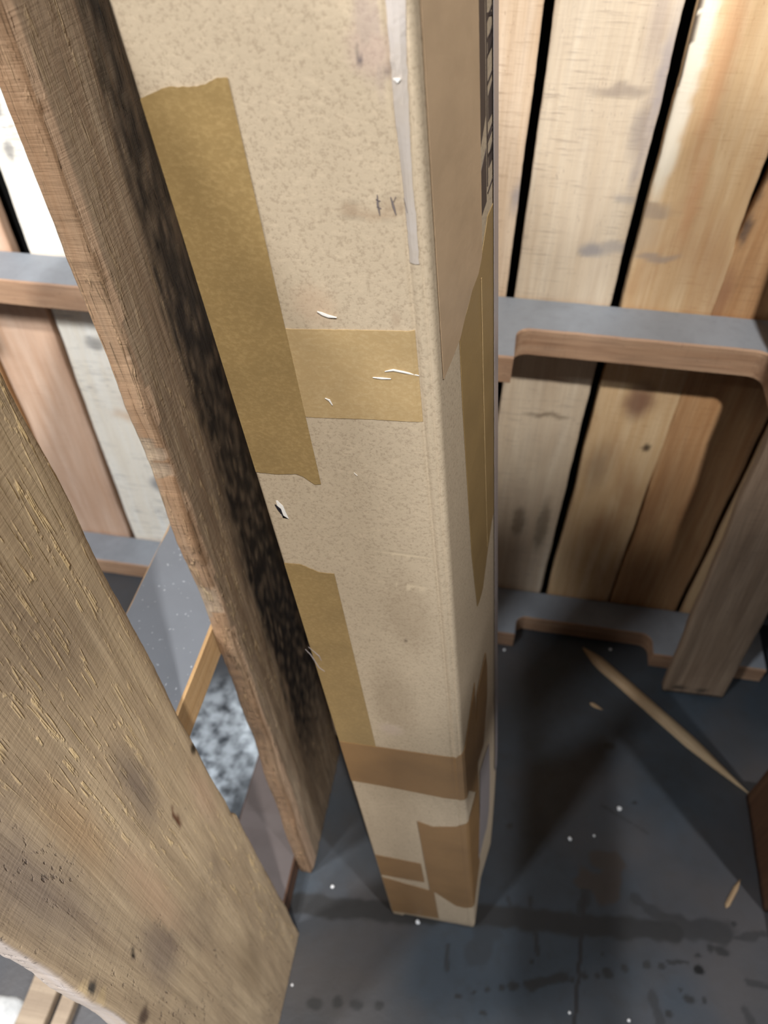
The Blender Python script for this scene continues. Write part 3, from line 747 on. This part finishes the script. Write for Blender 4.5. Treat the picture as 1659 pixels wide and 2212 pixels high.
splinter('wood_splinter', (p.x, p.y), (q.x, q.y), 0.0055, 0.003, m_spl, 'tiny straw-coloured splinter on the floor near the right edge', 'splinter', z0=0.0006)
p, q = onZ(1274, 1519), onZ(1302, 1534)
splinter('wood_chip', (p.x, p.y), (q.x, q.y), 0.006, 0.002, m_spl, 'small tan wood chip on the floor between box and long splinter', 'wood chip', z0=0.0006, tip=0.2)
p, q = onZ(1622, 1752), onZ(1700, 1738)
splinter('wood_splinter', (p.x, p.y), (q.x, q.y), 0.004, 0.002, m_spl, 'thin dull splinter lying against the dark block at the right edge', 'splinter', z0=0.0006)

m_crumb = NT('white_crumb').fin((0.8, 0.8, 0.8, 1), 0.5)
m_glint = NT('glossy_bead'); m_glint = m_glint.fin((0.9, 0.93, 0.97, 1), 0.08, spec=0.9)
def crumb(px, py, r, label, group=None, mat=None, name='crumb', z=0.0, cat='crumb'):
    bm = bmesh.new(); bmesh.ops.create_icosphere(bm, subdivisions=2, radius=r)
    for v in bm.verts: v.co *= 1 + 0.35 * fb(v.co.x / r * 1.3, v.co.y / r * 1.3, px); v.co.z *= 0.7
    mn = min(v.co.z for v in bm.verts)
    for v in bm.verts: v.co.z -= mn
    me = bpy.data.meshes.new(name); bm.to_mesh(me); bm.free(); me.materials.append(mat or m_crumb)
    q = onZ(px, py, z); o = bpy.data.objects.new(name, me); C.objects.link(o); o.location = (q.x, q.y, z + 0.0002)
    return tag(o, label, cat, group)
gs = 'white crumbs scattered on the floor'
for px, py, r, lb_ in ((1337, 1748, 3.0, 'largest white crumb on the lit grey floor right of the box'), (1231, 1813, 2.6, 'white crumb beside a dark spot on the lit floor'),
                       (1283, 1806, 1.6, 'faint small crumb between the two brighter floor crumbs'),
                       (1097, 1385, 2.6, 'upper of two pale crumbs close to the right edge of the box'), (1089, 1405, 2.0, 'lower of two pale crumbs close to the right edge of the box'),
                       (1318, 1404, 2.2, 'dim crumb just behind the long splinter'), (1553, 1477, 2.4, 'dim crumb at the foot of the right front slat'),
                       (1623, 1452, 2.4, 'left one of two crumbs in the dark at the right edge'), (1643, 1462, 2.2, 'right one of two crumbs in the dark at the right edge'),
                       (1230, 2188, 1.6, 'white speck on the floor left of the thin dark seam, near the bottom'), (1358, 2205, 1.7, 'white speck on the floor right of the seam, near the bottom'),
                       (718, 1916, 2.2, 'pale crumb on the floor between left slat and box'), (631, 2128, 1.5, 'tiny crumb at the edge of the lower left slat')):
    crumb(px, py, r * 0.001, lb_, gs)
crumb(902, 1993, 0.0026, 'small bright glossy bead at the bottom edge of the box', None, m_glint, 'bead', cat='bead')

# right pallet: only the foot of one dark slat reaches the picture
m_blk = wood('dark_slat_wood', lin(112, 80, 56), lin(88, 60, 42), lin(46, 30, 20), 41, 20, 0.3, 0.1, 0, 0.4)
right = tag(empty('wooden_pallet', (0.397, 0, 0.001)),
            'dark wooden pallet standing at the right edge, only the foot of a slat in view', 'pallet')
for y, w in ((0.346, 0.143),):
    board('deck_board', right, w, 0.017, 1.04, m_blk, (0, y + w, 0.0), (0, 0, -RZ), seed=71 + y, nw=12, nl=80)
for z, sd in ((0.0, 14), (0.5, 15), (1.0, 16)):
    stringer(right, 0.62, 0.085, 0.036, (0.018, 0.486, z), (0, 0, -RZ), m_st3, m_dust3, [], sd)

# beyond the lower left slat: two thin slats on the floor and a white rag on blue plastic
w_l = xwood('flat_slat_wood', lin(170, 152, 130), lin(148, 130, 110), lin(96, 80, 66), 43, 20, 0.2, 0.1, 0, 0.3)
def lath(x0, x1, lab):
    V, Fc = [], []
    n = 30
    for i in range(n + 1):
        y = -0.12 + 0.36 * i / n; j = 0.0008 * fb(y * 30, x0 * 50)
        V += [(x0 + j, y, 0.0), (x0 + j, y, 0.012), (x0 + j + .001, y, 0.0135), (x1 + j - .001, y, 0.0135), (x1 + j, y, 0.012), (x1 + j, y, 0.0)]
    for i in range(n):
        for k in range(6): Fc.append((i * 6 + k, (i + 1) * 6 + k, (i + 1) * 6 + (k + 1) % 6, i * 6 + (k + 1) % 6))
    Fc.append(tuple(range(6))); Fc.append(tuple(reversed(range(n * 6, n * 6 + 6))))
    o = link('wood_lath', V, Fc, xw_l, flat=True, loc=(0, 0, 0.0005)); tag(o, lab, 'lath', 'thin laths beyond the left slat')
xw_l = w_l
lath(-0.424, -0.392, 'wider pale lath on the floor beyond the lower left slat')
lath(-0.385, -0.368, 'narrower pale lath on the floor beyond the lower left slat')
m_rag = grime('white_rag', lin(206, 206, 204), lin(150, 152, 154), 9, 0.9, 0.0006, 3, 0, 0.6, 0.2)
m_bluep = NT('pale_blue_plastic').fin(lin(186, 216, 240), 0.4)
def rag(name, px, py, rx, ry, h, mat, lab, cat, seed, z=0.0005, amp=0.3):
    q = onZ(px, py); V, Fc = [], []; nr, na = 12, 40
    for i in range(nr + 1):
        r = i / nr
        for j in range(na):
            a = 2 * math.pi * j / na; e = 1 + amp * fb(math.cos(a) * 2, math.sin(a) * 2, seed)
            x, y = rx * r * e * math.cos(a), ry * r * e * math.sin(a)
            zz = h * (1 - r ** 3) * (0.75 + 0.5 * fb(x * 60, y * 60, seed)); V.append((x, y, max(zz, 0.0003)))
    for i in range(nr + 1):
        for j in range(na): x, y, _z = V[i * na + j]; V.append((x, y, 0.0))
    N = (nr + 1) * na
    for i in range(nr):
        for j in range(na):
            k = (j + 1) % na; f = (i * na + j, (i + 1) * na + j, (i + 1) * na + k, i * na + k); Fc.append(f); Fc.append(tuple(N + v for v in reversed(f)))
    for j in range(na): k = (j + 1) % na; Fc.append((nr * na + j, N + nr * na + j, N + nr * na + k, nr * na + k))
    o = link(name, V, Fc, mat, loc=(q.x, q.y, z)); return tag(o, lab, cat)
rag('cloth_rag', -30, 2262, 0.060, 0.048, 0.012, m_rag, 'crumpled white rag in the bottom left corner beyond the slat', 'rag', 3, amp=.12)
rag('plastic_sheet', -48, 2262, 0.034, 0.030, 0.022, m_bluep, 'pale blue plastic lying on the white rag in the bottom left corner', 'plastic', 5, amp=.1)
